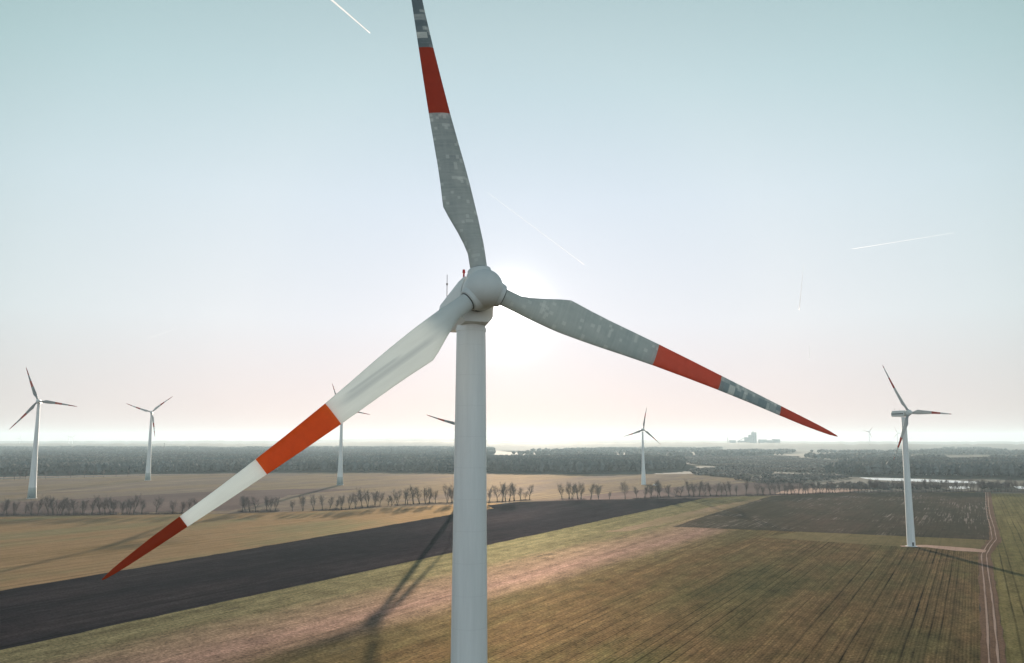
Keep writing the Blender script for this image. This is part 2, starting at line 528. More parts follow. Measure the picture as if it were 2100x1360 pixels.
# far hills
def hills(name, prof, dist, width, mat):
    xs = np.linspace(-600, 2700, 260)
    hy = np.interp(xs, [q[0] for q in prof], [q[1] for q in prof])
    r2 = random.Random(3)
    V, Fc = [], []
    K = 7
    for i, (xx, h) in enumerate(zip(xs, hy)):
        ang = math.atan((xx - 1050) / FPX)
        d = dist * (1 + 0.05 * math.sin(i * 0.13))
        hh = max(0.0, (903 - h) / FPX * d / math.cos(ang) * math.cos(ang) + HC + r2.uniform(-1, 1) * 4)
        for k in range(K):
            t = k / (K - 1)
            zz = hh * math.sin(math.pi * t) ** 0.8 if 0 < k < K - 1 else -0.5
            D = d + (t - 0.5) * width
            V.append((D * math.tan(ang), D, zz))
    for i in range(len(xs) - 1):
        for k in range(K - 1):
            a = i * K + k
            Fc.append((a, a + K, a + K + 1, a + 1))
    o = mesh_obj(name, V, Fc, mat, smooth=True)
    o['kind'] = 'structure'
    return o


M['hill'] = simple('wooded_hill', (0.06, 0.07, 0.07), 0.95, 0.5, 0.01)
hills('hills', [(-600, 905), (0, 905), (560, 904), (640, 902), (760, 900), (860, 897), (930, 899), (1010, 901), (1100, 903), (1200, 902.5), (1300, 901), (1360, 903), (1700, 906), (2700, 905)], 11000, 3500, M['hill'])
hills('hills', [(-600, 910), (560, 910), (700, 908), (790, 904), (900, 903.5), (960, 906), (1100, 909), (1250, 908), (1400, 907), (1600, 909), (1750, 911), (2700, 910)], 6500, 2000, M['hill'])

# ------------------------------------------------------------------ woods (a far-off mass: stuff)
M['wood'] = simple('wood_canopy', (0.078, 0.092, 0.096), 0.9, 0.5, 0.05, 0.1)  # blue-grey lightened so the colour carries distance haze
def island(mat, amt):
    n = NT(mat.node_tree)
    p_ = next(q for q in mat.node_tree.nodes if q.type == 'BSDF_PRINCIPLED')
    src = p_.inputs['Base Color'].links[0].from_socket
    g_ = n.n('ShaderNodeNewGeometry')
    k = n.ramp(g_.outputs['Random Per Island'], [(0.0, 1 - amt), (0.75, 1.0), (1.0, 1 + amt * 1.6)])
    pn = n.noise(g_.outputs['Position'], 0.006, 3, 0.6)
    k = n.mix(1.0, k, n.ramp(pn, [(0.35, (0.75, 0.85, 0.9)), (0.65, (1.3, 1.12, 1.0))]), 'MULTIPLY')
    n.put(p_.inputs['Base Color'], n.mix(1.0, src, k, 'MULTIPLY'))


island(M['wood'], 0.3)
M['brush'] = simple('grey_brush', (0.12, 0.105, 0.10), 0.9, 0.5, 0.05, 0.1)


island(M['brush'], 0.5)


def inside(poly, P):
    x, y = P[:, 0], P[:, 1]
    c = np.zeros(len(P), bool)
    n_ = len(poly)
    for i in range(n_):
        x1, y1 = poly[i]
        x2, y2 = poly[(i + 1) % n_]
        hit = ((y1 > y) != (y2 > y)) & (x < (x2 - x1) * (y - y1) / (y2 - y1 + 1e-12) + x1)
        c ^= hit
    return c


def wood(name, polys, spacing, h0, h1, mat, label, seed=1, fill=1.0, grow=0.0, rad=0.30):
    """thousands of small ragged crowns on short stems, one mesh"""
    r = np.random.RandomState(seed)
    pts = []
    for pp in polys:
        poly = [tuple(at(*q)[:2]) for q in pp]
        xs = [q[0] for q in poly]; ys = [q[1] for q in poly]
        area = (max(xs) - min(xs)) * (max(ys) - min(ys))
        nn = int(area / spacing ** 2 * fill)
        P = np.column_stack([r.uniform(min(xs), max(xs), nn), r.uniform(min(ys), max(ys), nn)])
        keep = inside(poly, P)
        if grow:
            keep &= r.uniform(0, 1, nn) < np.clip(1500.0 / P[:, 1], 0, 1) ** grow
        pts.append(P[keep])
    P = np.vstack(pts)
    n_ = len(P)
    # slow variation of height through the wood
    hv = 0.5 + 0.25 * np.sin(P[:, 0] * 0.011 + P[:, 1] * 0.007) + 0.25 * np.sin(P[:, 0] * 0.031 - P[:, 1] * 0.017)
    h = h0 + (h1 - h0) * (0.6 * hv + 0.4 * r.uniform(0, 1, n_))
    s = 5
    ang = np.arange(s) * 2 * np.pi / s
    k = 2 * s + 2
    V = np.zeros((n_, k, 3))
    rr = h * rad * np.clip(1 + 0.0 * P[:, 0], 0, 3)
    if grow:
        rr = rr * np.clip(P[:, 1] / 1500.0, 1, 3) ** (grow * 0.5)
    a0 = r.uniform(0, 6.28, n_)
    for lv, (zf, rf) in enumerate(((0.35, 0.8), (0.68, 1.0))):
        for j in range(s):
            q = rr * rf * r.uniform(0.65, 1.25, n_)
            V[:, lv * s + j, 0] = P[:, 0] + q * np.cos(ang[j] + a0 + lv * 0.6)
            V[:, lv * s + j, 1] = P[:, 1] + q * np.sin(ang[j] + a0 + lv * 0.6)
            V[:, lv * s + j, 2] = h * (zf + r.uniform(-0.08, 0.08, n_))
    V[:, 2 * s] = np.column_stack([P, h * 0.05])
    V[:, 2 * s + 1] = np.column_stack([P + r.uniform(-.5, .5, (n_, 2)), h])
    f = []
    for j in range(s):
        j2 = (j + 1) % s
        f += [(2 * s, j2, j), (j, j2, s + j2), (j, s + j2, s + j), (s + j, s + j2, 2 * s + 1)]
    f = np.array(f)
    Fc = (f[None] + (np.arange(n_) * k)[:, None, None]).reshape(-1, 3)
    o = np_mesh(name, V.reshape(-1, 3), Fc, mat)
    tag(o, label, 'woodland', None, 'stuff')
    return o


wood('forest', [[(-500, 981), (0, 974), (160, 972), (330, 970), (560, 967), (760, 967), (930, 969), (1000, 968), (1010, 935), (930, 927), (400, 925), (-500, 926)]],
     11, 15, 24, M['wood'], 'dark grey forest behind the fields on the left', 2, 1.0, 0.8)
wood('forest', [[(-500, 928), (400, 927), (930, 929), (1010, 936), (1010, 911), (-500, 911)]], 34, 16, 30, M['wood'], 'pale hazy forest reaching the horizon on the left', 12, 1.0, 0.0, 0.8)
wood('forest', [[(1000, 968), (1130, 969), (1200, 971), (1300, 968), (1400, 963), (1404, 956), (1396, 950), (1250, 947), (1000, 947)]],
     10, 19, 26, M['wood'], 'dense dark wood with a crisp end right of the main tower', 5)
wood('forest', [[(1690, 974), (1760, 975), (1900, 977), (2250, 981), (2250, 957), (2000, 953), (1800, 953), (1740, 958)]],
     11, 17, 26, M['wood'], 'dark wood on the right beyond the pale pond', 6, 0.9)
far = []
r5 = random.Random(11)
for i in range(46):
    y0 = 908.5 + 42 * (i / 46) ** 1.25
    x0 = r5.uniform(980, 2150) if i > 8 else r5.uniform(-200, 2100)
    wd_ = r5.uniform(90, 380)
    th_ = max(0.5, (y0 - 903) * r5.uniform(0.05, 0.16))
    if y0 > 935 and x0 < 1420: continue
    far.append([(x0, y0), (x0 + wd_, y0 + r5.uniform(-.2, .2) * th_), (x0 + wd_ * 0.8, y0 + th_), (x0 + wd_ * 0.25, y0 + th_ * 1.1)])
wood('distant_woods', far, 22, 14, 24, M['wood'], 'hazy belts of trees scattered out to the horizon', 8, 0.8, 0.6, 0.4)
wood('scrub', [[(1410, 964), (1480, 961), (1570, 966), (1590, 973), (1500, 979), (1425, 975)], [(1560, 978), (1700, 974), (1755, 981), (1690, 987), (1600, 990)],
               [(1480, 945), (1620, 940), (1730, 948), (1600, 955)], [(1400, 950), (1700, 945), (1760, 962), (1700, 972), (1560, 967), (1480, 958)], [(1250, 940), (1500, 934), (1640, 938), (1500, 946), (1400, 948)], [(1640, 996), (1800, 997), (1930, 1000), (1930, 1005), (1800, 1004), (1680, 1002)], [(2010, 996), (2070, 998), (2070, 1005), (2005, 1005)],
               [(1500, 984), (1640, 986), (1650, 992), (1560, 992)]],
     7, 3, 8, M['brush'], 'grey brown leafless scrub around the ponds on the right', 9, 0.6, 0, 0.5)

# ------------------------------------------------------------------ bare trees
M['bark'] = simple('bark', (0.045, 0.036, 0.032), 0.9, 0.3, 2.0)
M['twig'] = simple('twigs', (0.10, 0.078, 0.078), 0.9, 0.3, 2.0)


def tree_proto(seed, H, spread, stems, density):
    """trunk mesh and crown mesh of a leafless tree of height H"""
    r = random.Random(seed)
    tr, cr = MB(), MB()

    def tri_twig(p, q, w0):
        p, q = Vector(p), Vector(q)
        d = (q - p).normalized()
        s_ = d.cross(Vector((r.uniform(-1, 1), r.uniform(-1, 1), r.uniform(-1, 1)))).normalized() * w0
        i = len(cr.v)
        cr.v += [tuple(p - s_), tuple(p + s_), tuple(q)]
        cr.f.append((i, i + 1, i + 2))

    def branch(p, d, L, rad, lev):
        segs = 3
        for k in range(segs):
            d = (d + Vector((r.gauss(0, .13), r.gauss(0, .13), r.gauss(0.05, .08)))).normalized()
            q = p + d * (L / segs)
            r1 = rad * (1 - 0.22 * (k + 1))
            cr.tube(p, q, rad * (1 - 0.22 * k), max(r1, 0.015), 3, False)
            if lev < 3:
                nb = 2 if lev == 1 else 2
                for _ in range(nb):
                    side = d.orthogonal().normalized()
                    side.rotate(Matrix.Rotation(r.uniform(0, 6.28), 3, d))
                    nd = (d * 1.0 + side * r.uniform(0.4, 0.8) * (0.6 + spread) + Vector((0, 0, 0.5))).normalized()
                    branch(q, nd, L * r.uniform(0.45, 0.68), r1 * 0.6, lev + 1)
            else:
                for _ in range(density):
                    e = q + Vector((r.gauss(0, 1), r.gauss(0, 1), r.gauss(0.5, 1))).normalized() * r.uniform(0.5, 1.3)
                    tri_twig(q, e, 0.034)
            p = q

    for s_ in range(stems):
        lean = Vector((r.gauss(0, .5), r.gauss(0, .5), 0)) * (0.25 if stems > 1 else 0.08)
        p = Vector((r.uniform(-.5, .5) * (stems > 1), r.uniform(-.5, .5) * (stems > 1), -0.2))
        d = (Vector((0, 0, 1)) + lean).normalized()
        tall = H * r.uniform(0.82, 1.0)
        nseg = 8
        rad = H * 0.016 / math.sqrt(stems) * 1.3
        for k in range(nseg):
            d = (d + Vector((r.gauss(0, .06), r.gauss(0, .06), 0.04))).normalized()
            q = p + d * (tall * 0.78 / nseg)
            tr.tube(p, q, rad * (1 - k / nseg * 0.8), rad * (1 - (k + 1) / nseg * 0.8), 5, False)
            if k >= 2:
                for _ in range(3 if stems == 1 else 2):
                    a = r.uniform(0, 6.28)
                    nd = Vector((math.cos(a) * (.35 + spread * .8), math.sin(a) * (.35 + spread * .8), r.uniform(0.9, 1.6))).normalized()
                    branch(q, nd, H * (0.14 + 0.16 * spread) * (1.15 - 0.07 * k), rad * 0.4 * (1 - k / nseg * 0.5), 2)
            p = q
        branch(p, d, tall * 0.22, rad * 0.25, 2)
    return tr, cr


protos = []
for i, (H, sp, st_, dn) in enumerate(((15, 0.45, 2, 3), (15, 0.65, 1, 3), (15, 0.45, 4, 2), (15, 0.95, 2, 4), (15, 0.4, 3, 2), (15, 0.7, 2, 3), (15, 0.55, 3, 2))):
    tr, cr = tree_proto(100 + i, H, sp, st_, dn)
    mt = bpy.data.meshes.new('trunk'); mt.from_pydata(tr.v, [], tr.f); mt.materials.append(M['bark'])
    mc = bpy.data.meshes.new('crown'); mc.from_pydata(cr.v, [], cr.f); mc.materials.append(M['twig'])
    protos.append((mt, mc))
rt = random.Random(5)
ORD = ['first', 'second', 'third', 'fourth', 'fifth', 'sixth', 'seventh', 'eighth', 'ninth', 'tenth', 'eleventh', 'twelfth', 'thirteenth', 'fourteenth', 'fifteenth',
       'sixteenth', 'seventeenth', 'eighteenth', 'nineteenth', 'twentieth', '21st', '22nd', '23rd', '24th', '25th', '26th', '27th', '28th', '29th', '30th']


def put_tree(px, py, hpx, kind, label, group, widen=1.0):
    P = at(px, py)
    dep = float(np.dot(P - np.array([0, 0, HC]), F_))
    s_ = hpx * dep / FPX / 15.0
    root = empty('bare_tree', (P[0], P[1], 0.1), rt.uniform(0, 6.28))
    root.scale = (s_ * widen, s_ * widen, s_)
    tag(root, label, 'tree', group)
    for nm, me in zip(('trunk', 'crown'), protos[kind]):
        o = bpy.data.objects.new(nm, me)
        col.objects.link(o)
        o.parent = root
    return root


def basey(px):
    return float(np.interp(px, [-50, 0, 320, 460, 700, 780, 860, 926, 1003, 1086, 1160, 1300, 1400, 1550, 1640, 1740, 1850, 2000, 2150],
                           [1058, 1058, 1054.5, 1052, 1046, 1039, 1034, 1032, 1031, 1026, 1024.5, 1024, 1020, 1017, 1014.5, 1011, 1009.5, 1009, 1010]))


GRP = 'leafless trees in the row across the fields'
rows = [
    ('in the row at the leftmost turbine', [(5, 36), (13, 30), (29, 32), (50, 24), (65, 34), (78, 36), (98, 40), (110, 42), (119, 36), (126, 38), (142, 30), (151, 36), (170, 34), (188, 32), (204, 38), (216, 34), (225, 36), (232, 33)]),
    ('in the row above the red blade tip', [(251, 30), (260, 32), (266, 30), (275, 40), (290, 31), (320, 36, 3), (355, 28), (372, 28), (386, 34), (402, 30)]),
    ('right of the pale blade band', [(497, 33), (504, 36), (513, 34), (524, 34), (547, 34), (556, 33), (565, 30)]),
    ('in the row at the half hidden turbine', [(600, 22), (621, 34, 2), (642, 32), (661, 33), (677, 28), (689, 24), (700, 33, 2)]),
    ('in the close group after the half hidden turbine', [(717, 30), (730, 34), (742, 40), (753, 36), (769, 36, 2), (779, 30)]),
    ('just left of the thick near tower', [(796, 22), (803, 24), (814, 34), (831, 38, 1), (836, 30), (848, 38), (861, 37), (873, 34), (880, 34), (893, 28), (918, 40, 6), (927, 34)]),
    ('just right of the thick near tower', [(1003, 30), (1020, 36), (1030, 36), (1036, 38), (1044, 38), (1055, 37), (1068, 28), (1077, 20), (1086, 34, 1)]),
    ('behind the dark ploughed strip', [(1152, 32), (1168, 36), (1173, 34), (1185, 32), (1191, 35), (1212, 32), (1227, 34), (1250, 16)]),
    ('in the row below the small turbine', [(1306, 26), (1322, 28), (1335, 34, 2), (1348, 36), (1355, 38), (1373, 30), (1386, 24), (1396, 26)]),
    ('in the row left of the sandy clearing', [(1414, 34), (1423, 32), (1434, 32), (1447, 33), (1457, 30), (1470, 31), (1478, 26), (1490, 30), (1498, 33, 1)]),
    ('between full crowned tree and sandy clearing', [(1511, 24), (1553, 28, 6), (1565, 22), (1580, 32), (1590, 27), (1600, 28)]),
]
for place, lst in rows:
    for i, e in enumerate(lst):
        k = e[2] if len(e) > 2 else rt.choice([0, 0, 1, 4, 5, 6, 2])
        put_tree(e[0], basey(e[0]), e[1], k, f'{ORD[i]} bare tree from left {place}', GRP, 1.35 if len(e) < 3 else 1.2)
put_tree(1282, 1024, 37, 3, 'broad round bare tree standing alone left of the small central turbine', GRP, 1.05)
put_tree(1530, 1017, 34, 1, 'tall bare tree with a full crown right of the small central turbine', GRP, 1.2)
dense = [('in front of the sandy clearing', 1608, 1745), ('between sandy clearing and right turbine', 1745, 1856),
         ('just right of the right turbine tower', 1872, 1990), ('at the far right above the green field', 1990, 2108)]
for place, xa, xb in dense:
    xx = xa
    i = 0
    while xx < xb:
        put_tree(xx, basey(xx) + rt.uniform(-.4, .4), rt.uniform(19, 29), rt.choice([0, 1, 2, 4, 5, 6]), f'{ORD[i]} bare tree from left {place}', GRP, 1.25)
        xx += rt.uniform(5, 9)
        i += 1
for i, (px_, h_) in enumerate(((7, 17), (29, 18), (41, 20), (52, 18), (94, 15), (119, 16), (145, 15), (173, 16), (192, 15), (213, 16), (238, 14), (262, 15))):
    put_tree(px_, np.interp(px_, [0, 262], [984.5, 977.5]), h_, rt.choice([1, 6, 3]), f'{ORD[i]} small roadside tree from left before the left forest', 'trees along the pale road')

# low twiggy growth along the tree row (nobody could count it)
def hedge(name, segs, mat, label, seed, dens=2.2):
    r = np.random.RandomState(seed)
    Ps = []
    for (xa, xb, hh) in segs:
        A, B = at(xa, basey(xa)), at(xb, basey(xb))
        n_ = int(np.linalg.norm(B - A) * dens * 14)
        t = r.uniform(0, 1, n_)
        xs = xa + (xb - xa) * t
        base = np.array([at(q, basey(q)) for q in xs])
        base[:, 0] += r.normal(0, 1.0, n_)
        base[:, 1] += r.normal(0.5, 2.0, n_)
        base[:, 2] = 0.1
        hv = hh * (0.35 + 0.65 * np.abs(np.sin(xs * 0.13) * np.sin(xs * 0.047 + 1))) * r.uniform(0.3, 1, n_)
        Ps.append((base, hv))
    V, n0 = [], 0
    for base, hv in Ps:
        n_ = len(base)
        a = r.uniform(0, np.pi, n_)
        wv_ = np.column_stack([np.cos(a), np.sin(a), np.zeros(n_)]) * 0.07
        tip = base + np.column_stack([r.normal(0, .35, n_) * hv, r.normal(0, .35, n_) * hv, hv])
        V.append(np.stack([base - wv_, base + wv_, tip], 1))
    V = np.concatenate(V).reshape(-1, 3)
    Fc = np.arange(len(V)).reshape(-1, 3)
    o = np_mesh(name, V, Fc, mat)
    tag(o, label, 'undergrowth', None, 'stuff')


hedge('undergrowth', [(-60, 240, 6.5), (250, 410, 4.5), (490, 572, 5.5), (640, 780, 3.5), (810, 930, 2.5), (1000, 1090, 2), (1150, 1200, 2), (1300, 1600, 5), (1600, 1750, 4), (1750, 2120, 6)],
      M['twig'], 'low leafless undergrowth between the trees of the long row', 4)

# ------------------------------------------------------------------ wind turbines
def blade_mat(name, patchy, base=(0.62, 0.66, 0.65), dirt=(0.17, 0.21, 0.23), red=(0.36, 0.062, 0.030), b=(17.9, 25.0, 31.9), streaks=False, tipdark=0.3):
    m, n, p, out = new_mat(name)
    tc = n.n('ShaderNodeTexCoord').outputs['Object']
    x, y, z = n.sep(tc)
    basec = (*base, 1)
    if patchy:
        # soot and rain streaks across the chord, thicker towards the tip, with pale squares and bars painting sunlight through the shell
        stv = n.comb(n.m('MULTIPLY', x, 0.35), 0.0, n.m('MULTIPLY', z, 5.0))
        s1 = n.noise(stv, 1.0, 5, 0.7)
        s2 = n.noise(n.comb(x, 0.0, n.m('MULTIPLY', z, 0.35)), 1.0, 3, 0.6)
        amt = n.m('MULTIPLY', n.ramp(n.m('DIVIDE', z, 38.5), [(0.03, 0.25), (0.12, 0.62), (0.4, 0.80), (0.62, 0.9), (0.66, 1.25)]),
                  n.ramp(n.m('ADD', n.m('MULTIPLY', s1, 0.6), n.m('MULTIPLY', s2, 0.5)), [(0.35, 0.55), (0.7, 1.0)]))
        colr = n.mix(amt, basec, (*dirt, 1))
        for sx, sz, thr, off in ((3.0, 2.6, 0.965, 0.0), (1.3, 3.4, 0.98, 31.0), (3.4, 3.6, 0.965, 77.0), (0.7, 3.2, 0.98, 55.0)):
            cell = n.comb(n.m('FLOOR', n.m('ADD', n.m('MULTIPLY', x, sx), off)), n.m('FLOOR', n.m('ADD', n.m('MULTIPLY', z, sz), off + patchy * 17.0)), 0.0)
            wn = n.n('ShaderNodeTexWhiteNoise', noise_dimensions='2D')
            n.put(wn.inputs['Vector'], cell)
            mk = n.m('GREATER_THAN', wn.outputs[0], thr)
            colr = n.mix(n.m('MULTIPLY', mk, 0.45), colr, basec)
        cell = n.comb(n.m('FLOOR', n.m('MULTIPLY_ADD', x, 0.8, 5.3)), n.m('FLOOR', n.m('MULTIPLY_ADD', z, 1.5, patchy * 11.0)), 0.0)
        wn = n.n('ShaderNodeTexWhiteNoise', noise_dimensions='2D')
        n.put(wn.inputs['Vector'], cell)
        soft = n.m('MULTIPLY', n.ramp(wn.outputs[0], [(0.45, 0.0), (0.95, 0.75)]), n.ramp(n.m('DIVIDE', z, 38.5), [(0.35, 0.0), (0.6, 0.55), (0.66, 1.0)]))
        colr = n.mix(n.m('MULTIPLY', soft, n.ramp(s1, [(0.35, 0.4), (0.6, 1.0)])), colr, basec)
    else:
        s1 = n.noise(n.comb(n.m('MULTIPLY', x, 2.0), 0.0, n.m('MULTIPLY', z, 0.25)), 1.0, 4, 0.6)
        colr = n.mix(s1, basec, tuple(q * 0.82 for q in base) + (1,))
        if streaks:
            # two long grey soot streaks along the span
            for cx, w_, za, zb in ((-0.62, 0.10, 10.0, 16.5), (-1.05, 0.20, 6.0, 17.6)):
                mk = n.m('MULTIPLY', n.ramp(n.m('ABSOLUTE', n.m('SUBTRACT', x, cx)), [(0.0, 1.0), (w_, 0.6), (w_ * 1.8, 0.0)]),
                         n.ramp(n.m('ABSOLUTE', n.m('DIVIDE', n.m('SUBTRACT', z, (za + zb) / 2), (zb - za) / 2)), [(0.7, 1.0), (1.0, 0.0)]))
                colr = n.mix(n.m('MULTIPLY', mk, 0.38), colr, (0.30, 0.34, 0.38, 1))
    rn = n.noise(tc, 1.3, 4, 0.6)
    redc = n.mix(rn, tuple(q * 0.8 for q in red) + (1,), tuple(q * 1.15 for q in red) + (1,))
    redc = n.mix(n.m('MULTIPLY', n.m('GREATER_THAN', z, b[2]), tipdark), redc, (red[0] * 0.3, red[1] * 0.1, red[2] * 0.1, 1))
    inred = n.m('ADD', n.m('MULTIPLY', n.m('GREATER_THAN', z, b[0]), n.m('LESS_THAN', z, b[1])), n.m('GREATER_THAN', z, b[2]), clamp=True)
    colr = n.mix(inred, colr, redc)
    n.put(p.inputs['Base Color'], colr)
    p.inputs['Roughness'].default_value = 0.45
    p.inputs['Specular IOR Level'].default_value = 0.2
    bm = n.n('ShaderNodeBump')
    bm.inputs['Strength'].default_value = 0.15
    bm.inputs['Distance'].default_value = 0.02
    n.put(bm.inputs['Height'], n.noise(tc, 2.0, 4))
    n.put(p.inputs['Normal'], bm.outputs[0])
    # thin glass fibre lets some sunlight through
    tl = n.n('ShaderNodeBsdfTranslucent')
    n.put(tl.inputs['Color'], colr)
    mx = n.n('ShaderNodeMixShader')
    mx.inputs[0].default_value = 0.38
    n.t.links.new(p.outputs[0], mx.inputs[1])
    n.t.links.new(tl.outputs[0], mx.inputs[2])
    n.t.links.new(mx.outputs[0], out.inputs[0])
    return m


def tower_mat(name, c=(0.74, 0.76, 0.76), base_dark=0.0):
    m, n, p, _ = new_mat(name)
    tc = n.n('ShaderNodeTexCoord').outputs['Object']
    x, y, z = n.sep(tc)
    s1 = n.noise(n.comb(x, y, n.m('MULTIPLY', z, 0.06)), 1.6, 6, 0.7)
    cc = n.mix(s1, tuple(q * 0.78 for q in c) + (1,), tuple(min(1, q * 1.1) for q in c) + (1,))
    seam = n.ramp(n.m('ABSOLUTE', n.m('SUBTRACT', n.m('FRACT', n.m('DIVIDE', z, 2.9)), 0.5)), [(0.0, 0.92), (0.008, 0.95), (0.015, 1.0)])
    cc = n.mix(1.0, cc, seam, 'MULTIPLY')
    if base_dark:
        k = n.ramp(n.m('DIVIDE', n.m('ADD', z, n.m('MULTIPLY', s1, 1.5)), base_dark), [(0.0, (0.14, 0.18, 0.17)), (0.45, (0.22, 0.26, 0.25)), (0.85, (0.36, 0.40, 0.39)), (1.0, (0.42, 0.46, 0.45))])
        lo = n.m('LESS_THAN', z, base_dark)
        cc = n.mix(lo, cc, k)
    n.put(p.inputs['Base Color'], cc)
    p.inputs['Roughness'].default_value = 0.45
    p.inputs['Specular IOR Level'].default_value = 0.35
    return m


M['tower'] = tower_mat('tower_paint')
M['tower_dk'] = tower_mat('concrete_tower', (0.68, 0.70, 0.69), 12.0)
M['hub'] = simple('hub_paint', (0.62, 0.64, 0.63), 0.45, 0.08, 0.8)
M['nac'] = simple('nacelle_paint', (0.66, 0.68, 0.67), 0.45, 0.08, 0.8)
M['metal'] = simple('dark_metal', (0.08, 0.08, 0.085), 0.5, 0.2, 3)
M['redlamp'] = simple('red_beacon', (0.45, 0.03, 0.03), 0.3, 0.1, 3)
M['dark_gap'] = simple('gap_dark', (0.05, 0.06, 0.065), 0.6, 0.2, 3)
M['blade_a'] = blade_mat('weathered_backlit_blade', 1)  # one red paint; each blade's red tone has its own sunlight painted in
M['blade_b'] = blade_mat('weathered_backlit_blade', 2, dirt=(0.25, 0.31, 0.33), red=(0.52, 0.135, 0.085), tipdark=0.15)
M['blade_c'] = blade_mat('clean_sunlit_blade', 0, streaks=True, red=(0.64, 0.135, 0.022), base=(0.84, 0.88, 0.87), tipdark=0.75)
M['blade_far'] = blade_mat('far_blade', 0, base=(0.26, 0.28, 0.29), red=(0.36, 0.07, 0.04))
M['blade_far2'] = blade_mat('far_blade', 0, base=(0.44, 0.47, 0.48), red=(0.36, 0.07, 0.05))

PROF = [  # r, leading edge, trailing edge, thickness, roundness (1 = tube)
    (1.6, .72, -.90, 1.62, 1.0), (2.2, .70, -.90, 1.60, 1.0), (3.55, .74, -.90, 1.55, .9), (4.5, .77, -1.18, 1.5, .6), (5.6, .76, -1.60, 1.35, .3), (7.2, .74, -2.28, 1.15, .1), (8.15, .70, -2.62, 1.05, 0),
    (8.8, .66, -2.60, 1.0, 0), (10.5, .54, -2.50, .92, 0), (12.5, .36, -2.44, .82, 0), (15, .10, -2.42, .72, 0), (18, -.18, -2.38, .62, 0), (21.5, -.42, -2.28, .53, 0),
    (25, -.62, -2.14, .44, 0), (28.5, -.75, -1.99, .36, 0), (32, -.82, -1.82, .28, 0), (34.5, -.88, -1.71, .22, 0), (36.5, -1.0, -1.6, .17, 0), (37.6, -1.1, -1.51, .12, 0), (38.3, -1.22, -1.42, .07, 0), (38.55, -1.29, -1.35, .03, 0)]


def blade_mesh(name, R, skew, mat, cone=0.021, n=28, chord=1.0):
    """Z along the span, +X leading edge, -Y faces the wind"""
    mb = MB()
    prev = None
    sR = R / 38.5
    for (r, le, te, th, rd) in PROF:
        mid, hc_ = (le + te) / 2, (le - te) / 2 * chord
        mid = mid * (1 if chord == 1 else 0.75) - skew * r * r
        tw = math.radians(13 * max(0, 1 - r / 30.0)) * (1 - rd)
        pts = []
        for i in range(n):
            a = 2 * math.pi * i / n
            cx = math.cos(a)
            air = math.sin(a) * (th / 2) * ((0.42 + 0.58 * ((cx + 1) / 2)) if rd < 1 else 1)
            cyl = math.sin(a) * th / 2
            yy = air * (1 - rd) + cyl * rd
            if yy > 0: yy *= (1 - 0.25 * (1 - rd))
            X = cx * hc_
            Y = yy + X * math.tan(tw)
            bend = -cone * r / 38.5 * r
            pts.append(((mid + X) * sR, (Y + bend) * sR, r * sR))
        ring = mb.ring(pts)
        if prev: mb.bridge(prev, ring)
        else: mb.cap(ring, True)
        prev = ring
    mb.cap(prev)
    return mb.build(name, mat, smooth=True)


def part(o, parent, mat4):
    o.parent = parent
    o.matrix_local = mat4
    return o


def lathe(prof, n=48, axis='Z'):
    mb = MB()
    prev = None
    for r, h in prof:
        pts = []
        for i in range(n):
            a = 2 * math.pi * i / n
            if axis == 'Z': pts.append((r * math.cos(a), r * math.sin(a), h))
            else: pts.append((r * math.cos(a), h, r * math.sin(a)))
        ring = mb.ring(pts)
        if prev: mb.bridge(prev, ring)
        else: mb.cap(ring, True)
        prev = ring
    mb.cap(prev)
    return mb


def sharp(o, deg=35):
    me = o.data
    me.polygons.foreach_set('use_smooth', [True] * len(me.polygons))
    me.set_sharp_from_angle(angle=math.radians(deg))


